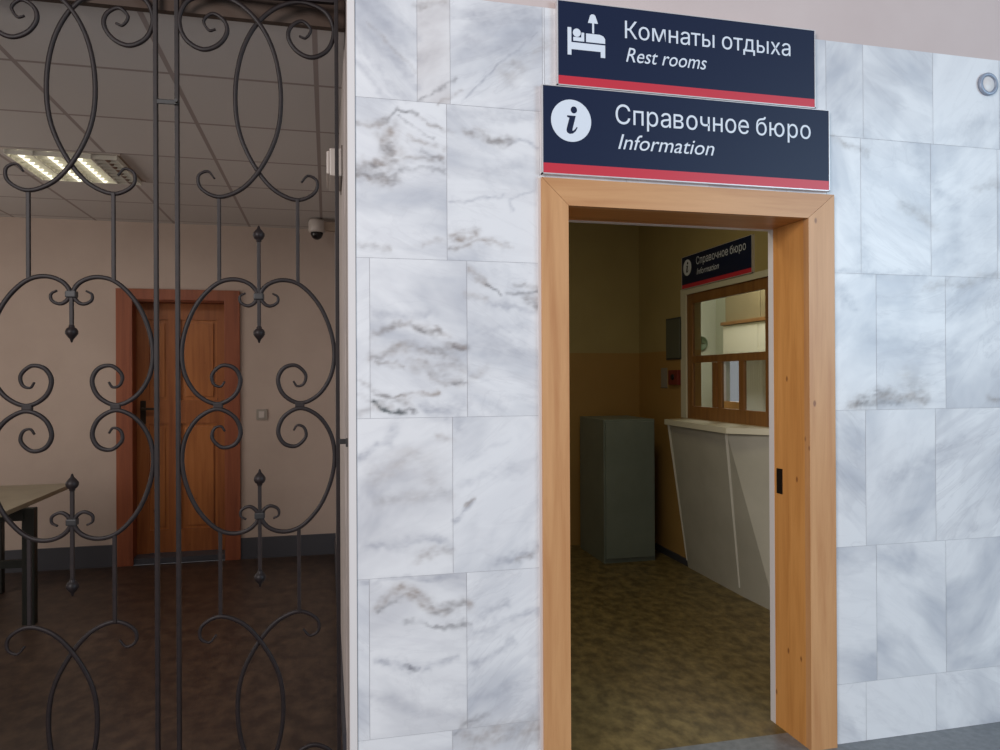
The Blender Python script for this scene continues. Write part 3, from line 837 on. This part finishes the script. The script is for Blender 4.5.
# signs
def pict_bed(par, x, z, s, y):
    """sleeper on a bed under a lamp, about s wide"""
    def P(pts, y0=y): return prism(nb(), [(x+a*s, z+b*s*.80) for a, b in pts], y0, y0-.0012, 'y')
    bm = P([(0, 0), (.10, 0), (.10, .18), (.88, .18), (.88, 0), (1, 0), (1, .40), (.10, .40), (.10, .86), (0, .86)])
    prism(bm, [(x+a*s, z+b*s*.80) for a, b in [(.49, .45), (1, .45), (1, .60), (.95, .68), (.86, .72), (.49, .72)]], y, y-.0012, 'y')
    prism(bm, [(x+a*s, z+b*s*.80) for a, b in [(.15, .45), (.44, .45), (.44, .73), (.37, .73), (.36, .57), (.15, .57)]], y, y-.0012, 'y')
    prism(bm, [(x+.245*s+.105*s*math.cos(k*PI/10), z+.568*s+.105*s*math.sin(k*PI/10)) for k in range(20)], y, y-.0012, 'y')
    prism(bm, [(x+a*s, z+b*s*.80) for a, b in [(.655, .74), (.705, .74), (.705, 1.06), (.655, 1.06)]], y, y-.0012, 'y')
    prism(bm, [(x+a*s, z+b*s*.80) for a, b in [(.54, 1.06), (.81, 1.06), (.74, 1.30), (.70, 1.34), (.64, 1.34), (.60, 1.30)]], y, y-.0012, 'y')
    return obj('pictogram', bm, 'white', par)

def pict_i(par, x, z, r, y):
    disc = obj('disc', prism(nb(), [(x+r*math.cos(k*PI/24), z+r*math.sin(k*PI/24)) for k in range(48)], y, y-.0012, 'y'), 'white', par)
    bm = nb()
    prism(bm, [(x+.13*r+.155*r*math.cos(k*PI/10), z+.52*r+.165*r*math.sin(k*PI/10)) for k in range(20)], y-.0012, y-.0022, 'y')
    st = [(-.20, .24), (.22, .24), (.06, -.38), (.05, -.46), (.10, -.47), (.20, -.38), (.27, -.28), (.31, -.31), (.22, -.48), (.08, -.60), (-.08, -.63), (-.20, -.57), (-.24, -.46), (-.22, -.34), (-.09, .13), (-.21, .17)]
    prism(bm, [(x+a*r, z+b*r) for a, b in st], y-.0012, y-.0022, 'y')
    obj('letter_i', bm, 'navy', disc)

def sign(label, loc, rotz, w, h, kind, redh):
    t = thing('sign', label, 'sign', loc, rotz)
    T = .02
    obj('board', box(nb(), -w/2, w/2, -T, 0, redh, h), 'navy', t)
    o = obj('red_band', box(nb(), -w/2, w/2, -T, 0, .004, redh), 'red', t)
    bm = nb(); box(bm, -w/2-.004, w/2+.004, -T-.002, 0, 0, .004); box(bm, -w/2-.004, w/2+.004, -T-.002, 0, h, h+.003)
    box(bm, -w/2-.004, -w/2, -T-.002, 0, 0, h); box(bm, w/2, w/2+.004, -T-.002, 0, 0, h)
    obj('edge_profile', bm, 'alu', t)
    y = -T
    if kind == 'rest':
        pict_bed(t, -w/2+.038, .119, .152, y)
        cyrillic(t, 'Комнаты отдыха', .728, .068, -w/2+.272, .205, y)
        lettering(t, 'Rest rooms', .345, .055, -w/2+.276, .114, y, .28)
    else:
        k = w/1.25
        pict_i(t, -w/2+.113*k, .209*k, .081*k, y)
        cyrillic(t, 'Справочное бюро', .868*k, .076*k, -w/2+.295*k, .212*k, y)
        lettering(t, 'Information', .414*k, .058*k, -w/2+.305*k, .114*k, y, .28)
    return t
sign('navy sign with a bed pictogram reading Rest rooms, the upper of two over the door', (1.4145, WY, 2.656), 0, 1.113, .321, 'rest', .038)
sign('navy Information sign with a white i disc, directly on top of the pine door frame', (1.417, WY, 2.316), 0, 1.240, .334, 'info', .042)
sign('small dark Information sign inside the doorway above the counter window', (IX, 4.98, 2.256), -PI/2, 1.012, .26, 'info', .036)

# small round fitting on the marble at far right
t = thing('wall_fitting', 'small round pale fitting with grey rim high on the right marble', 'wall fitting', (2.865, WY, 2.79))
obj('rim', lathe(nb(), [(.050, -.0), (.050, -.012), (.038, -.016), (.036, -.004), (.036, 0)], (0, 0, .05), 28, 'y'), 'chrome', t, True)
obj('face', lathe(nb(), [(0, -.012), (.03, -.011), (.036, -.006), (.036, 0)], (0, 0, .05), 28, 'y'), 'white_paint', t, True)

# locker
t = thing('locker', 'grey metal cabinet standing in the corner left of the counter', 'cabinet', (2.452, 5.66, 0))
obj('body', box(nb(), -.228, .228, .02, .60, 0.0, 1.19, .004), 'locker', t)
dd = obj('door', box(nb(), -.216, .216, 0, .019, .04, 1.17, .004), 'locker', t)

# counter under the window
t = thing('counter', 'pale sloping counter with a thick ledge under the office window', 'counter', (IX, 4.8, 0))
def L(x, y, z): return (x-IX, y-4.8, z)
TLp, TRp, BLp, BRp = (2.64, 5.33, 1.165), (2.627, 4.45, 1.165), (2.842, 5.41, 0), (2.832, 4.62, 0)
bm = nb(); v = [bm.verts.new(L(*q)) for q in (BLp, BRp, (2.844, 4.22, 0), (2.844, 5.41, 0), TLp, TRp, (2.858, 4.16, 1.165), (2.858, 5.36, 1.165))]
for q in ((4, 5, 1, 0), (5, 6, 2, 1), (7, 4, 0, 3), (4, 7, 6, 5), (0, 1, 2, 3), (7, 3, 2, 6)): bm.faces.new([v[i] for i in q])
bmesh.ops.recalc_face_normals(bm, faces=bm.faces)
obj('front_panel', bm, 'panel', t)
def strip(a, b, r=.012):
    bm = nb(); a, b = Vector(a), Vector(b); dr = (b-a).normalized()
    n1 = dr.cross(Vector((0, 1, 0))).normalized(); n2 = dr.cross(n1)
    va = [bm.verts.new(a+n1*r*math.cos(k*PI/3)+n2*r*math.sin(k*PI/3)) for k in range(6)]
    vb = [bm.verts.new(b+n1*r*math.cos(k*PI/3)+n2*r*math.sin(k*PI/3)) for k in range(6)]
    for k in range(6): bm.faces.new((va[k], va[(k+1) % 6], vb[(k+1) % 6], vb[k]))
    bm.faces.new(va); bm.faces.new(vb); bmesh.ops.recalc_face_normals(bm, faces=bm.faces); return bm
for a, b in ((TLp, BLp), (TRp, BRp)):
    obj('corner_trim', strip(L(a[0]-.002, a[1], a[2]), L(b[0]-.004, b[1], .06)), 'panel_trim', t)
bm = nb()
prism(bm, [(2.615-IX, 5.36-4.8), (2.58-IX, 4.38-4.8), (-.001, 4.10-4.8), (-.001, 5.43-4.8)], 1.165, 1.205, 'z')
obj('ledge', bm, 'slab', t)

# counter window
w = thing('window_1', 'brown wooden counter window in a white surround', 'window', (IX, (WY0+WY1)/2, WZ0), kind='structure')
cy = (WY0+WY1)/2
def wb(y0, y1, z0, z1, x0, x1, bev=.003): return box(nb(), x0, x1, y0-cy, y1-cy, z0-WZ0, z1-WZ0, bev)
bm = nb(); box(bm, -.012, .0, WY1-.03-cy, WY1+.06-cy, 0, WZ1+.045-WZ0); box(bm, -.012, 0, WY0-.06-cy, WY1-.03-cy, WZ1-.005-WZ0, WZ1+.04-WZ0)
box(bm, -.012, 0, WY0-.06-cy, WY0-.0-cy, 0, WZ1-.005-WZ0)
obj('surround', bm, 'slab', w)
for n, a in (('side_post', (WY1-.105, WY1, WZ0, WZ1)), ('side_post', (WY0, WY0+.075, WZ0, WZ1)), ('head', (WY0+.075, WY1-.105, WZ1-.082, WZ1)),
             ('sill', (WY0+.075, WY1-.105, WZ0, WZ0+.10)), ('transom', (WY0+.075, WY1-.105, 1.655, 1.71)),
             ('mullion', (4.925, 4.975, WZ0+.10, 1.655)), ('mullion', (4.622, 4.682, WZ0+.10, 1.655))):
    obj(n, wb(*a, .002, .028), 'brown_wood', w)
bm = nb(); box(bm, .004, .026, 5.005-cy, 5.055-cy, 0.102, 1.653-WZ0); 
obj('sash_stile', bm, 'brown_wood', w)
for a in ((WY0+.075, 4.622, WZ0+.10, 1.655), (4.682, 4.925, WZ0+.10, 1.655), (5.055, WY1-.105, WZ0+.10, 1.655), (WY0+.075, WY1-.105, 1.71, WZ1-.082)):
    obj('pane', wb(*a, .014, .018, 0), 'glass', w)

# things on the wall between locker and window
t = thing('notice_board', 'narrow dark grey board on the wall left of the counter window', 'board', (IX, 5.66, 1.70))
obj('panel', box(nb(), -.02, 0, -.125, .125, 0, .325, .004), 'grey_box', t)
obj('frame', prism(nb(), [(-.14, -.012), (.14, -.012), (.14, .34), (-.14, .34)], -.012, 0, 'x'), 'locker_side', t)
t = thing('alarm_box', 'small dark red box below the grey board on the side wall', 'alarm box', (IX+.004, 5.64, 1.475))
obj('case', box(nb(), -.035, 0, -.085, .085, 0, .125, .006), 'alarm', t)
obj('button', lathe(nb(), [(0, -.045), (.022, -.045), (.026, -.035)], (0, 0, .065), 18, 'x'), 'iron_dark', t)
t = thing('paper_notice', 'small pale paper fixed beside the red box', 'notice', (IX+.002, 5.86, 1.45))
obj('sheet', box(nb(), -.004, 0, -.06, .06, 0, .17), 'socket', t)
obj('holder', box(nb(), -.008, 0, -.065, .065, -.006, 0.0), 'grey_box', t)

# ------------------------------------------------------------------ office behind the window
OXE, OYE = 4.70, 8.2
struct('floor_office', box(nb(), IX+.14, OXE+1.5, WT, 9.6, -.12, 0), 'floor_olive', 'floor of the office behind the counter window', 'floor')
bm = nb(); box(bm, OXE, OXE+.12, WT, 7.55, 0, ICE); box(bm, OXE, OXE+.12, 8.08, OYE, 0, ICE); box(bm, OXE, OXE+.12, 7.55, 8.08, 1.78, ICE); box(bm, OXE, OXE+.12, 7.55, 8.08, 0, 1.18)
struct('wall_office_right', bm, 'office', 'pale green-grey office wall behind the counter window', 'wall')
struct('wall_office_back', box(nb(), IX+.14, OXE+.12, OYE, OYE+.12, -.1, ICE), 'office', 'pale office back wall', 'wall')
struct('wall_office_left', box(nb(), IX, IX+.14, IY, OYE+.12, -.1, ICE), 'office', 'office wall beyond the counter window', 'wall')
t = thing('wall_cupboard', 'wall cupboard, cream below and brown above, seen through the top of the counter window', 'cupboard', (OXE-.36, 6.80, 1.79))
obj('body', box(nb(), .02, .355, -.75, .62, 0, .32, .004), 'cupboard', t)
for a, b in ((-.745, -.07), (-.06, .615)):
    obj('door', box(nb(), 0, .018, a, b, .005, .315, .003), 'cupboard', t)
    o = obj('upper_door', box(nb(), .03, .05, a, b, .36, .95, .003), 'olive_wood', t); o['label'] = 'brown upper door'
obj('upper_body', box(nb(), .052, .355, -.75, .62, .36, .95, .004), 'olive_wood', t)
obj('middle_shelf', box(nb(), -.02, .36, -.78, .64, .322, .358, .003), 'brown_wood', t)
t = thing('window_2', 'small bright window in the far office wall', 'window', (OXE, 7.815, 1.18), kind='structure')
bm = nb(); box(bm, -.02, .12, -.30, .30, -.04, .06, .003)
obj('sill', bm, 'jamb', t)
obj('frame', prism(nb(), [(-.265, .06), (-.235, .06), (-.235, .57), (.235, .57), (.235, .06), (.265, .06), (.265, .60), (-.265, .60)], -.01, .05, 'x'), 'white_paint', t)
t = thing('curtain', 'pale pleated curtain beside the bright office window', 'curtain', (OXE-.06, 7.30, .95))
pts = [(-.035*abs(math.sin(k*PI/4))+.01, -.22+.44*k/40) for k in range(41)]
obj('cloth', prism(nb(), pts+[(a+.006, b) for a, b in reversed(pts)], 0, .95, 'z'), 'cloth', t)
obj('rail', box(nb(), .0, .055, -.25, .25, .95, .975, .003), 'steel', t)
t = thing('wall_clock', 'small round greenish clock on the office back wall', 'clock', (4.485, OYE, 1.86))
obj('case', lathe(nb(), [(0, 0), (.088, 0), (.088, -.03), (.078, -.034), (.076, -.022), (0, -.022)], (0, 0, .09), 28, 'y'), 'leaf', t, True)
bm = nb(); box(bm, -.004, .004, -.028, -.024, .09, .15); box(bm, -.002, .045, -.028, -.0245, .086, .094)
obj('hands', bm, 'black', t)

# ------------------------------------------------------------------ camera
cam = bpy.data.cameras.new('camera'); co = bpy.data.objects.new('camera', cam); C.objects.link(co)
cam.sensor_width = 36; cam.lens = 730.25*36/1000; cam.clip_start = .05
yaw, pitch, roll = math.radians(13.337), math.radians(.137), math.radians(-.27)
fw = Vector((math.sin(yaw)*math.cos(pitch), math.cos(yaw)*math.cos(pitch), math.sin(pitch)))
rt = Vector((math.cos(yaw), -math.sin(yaw), 0)); up = rt.cross(fw)
r2 = rt*math.cos(roll)+up*math.sin(roll); u2 = up*math.cos(roll)-rt*math.sin(roll)
co.matrix_world = Matrix(((r2.x, u2.x, -fw.x, 0), (r2.y, u2.y, -fw.y, 0), (r2.z, u2.z, -fw.z, 1.55), (0, 0, 0, 1)))
S.camera = co

# ------------------------------------------------------------------ light
wd = bpy.data.worlds.new('hall_daylight'); S.world = wd; wd.use_nodes = True
bg = wd.node_tree.nodes['Background']; bg.inputs[0].default_value = (.80, .82, .88, 1); bg.inputs[1].default_value = .36
def area(name, loc, target, sx, sy, power, col, spread=180):
    a = bpy.data.lights.new(name, 'AREA'); a.shape = 'RECTANGLE'; a.size = sx; a.size_y = sy; a.energy = power; a.color = col; a.spread = math.radians(spread)
    o = bpy.data.objects.new(name, a); C.objects.link(o); o.location = loc
    o.rotation_euler = (Vector(target)-Vector(loc)).to_track_quat('-Z', 'Y').to_euler(); return o
area('hall_window_light', (6.5, -3.2, 3.0), (2.2, 2.6, 1.4), 3.0, 3.2, 235, (.60, .83, 1.0))
area('hall_left_light', (-3.2, -2.2, 3.2), (1.5, 2.6, 1.3), 2.4, 2.4, 245, (1.0, .95, .94))
area('information_room_lamp', (1.35, 3.9, ICE-.05), (1.35, 3.9, 0), .6, .6, 10.5, (1.0, .92, .64))
area('gated_room_fill', (-4.2, 4.4, 1.8), (-1.0, 4.8, 1.9), 2.6, 2.0, 52, (1.0, .94, .88))  # added fill to lift walls and ceiling; the left wall has no window
area('gated_room_lamp', (-1.47, 4.9, CE-.08), (-1.47, 4.9, 0), .5, .5, 9, (1.0, .93, .86))
area('office_lamp', (3.8, 6.4, ICE-.05), (3.8, 6.4, 0), .8, .8, 46, (1.0, .96, .86))
area('office_window_light', (5.7, 9.3, 1.7), (4.7, 7.8, 1.5), 1.5, 1.5, 12.0, (.88, .93, 1.0))
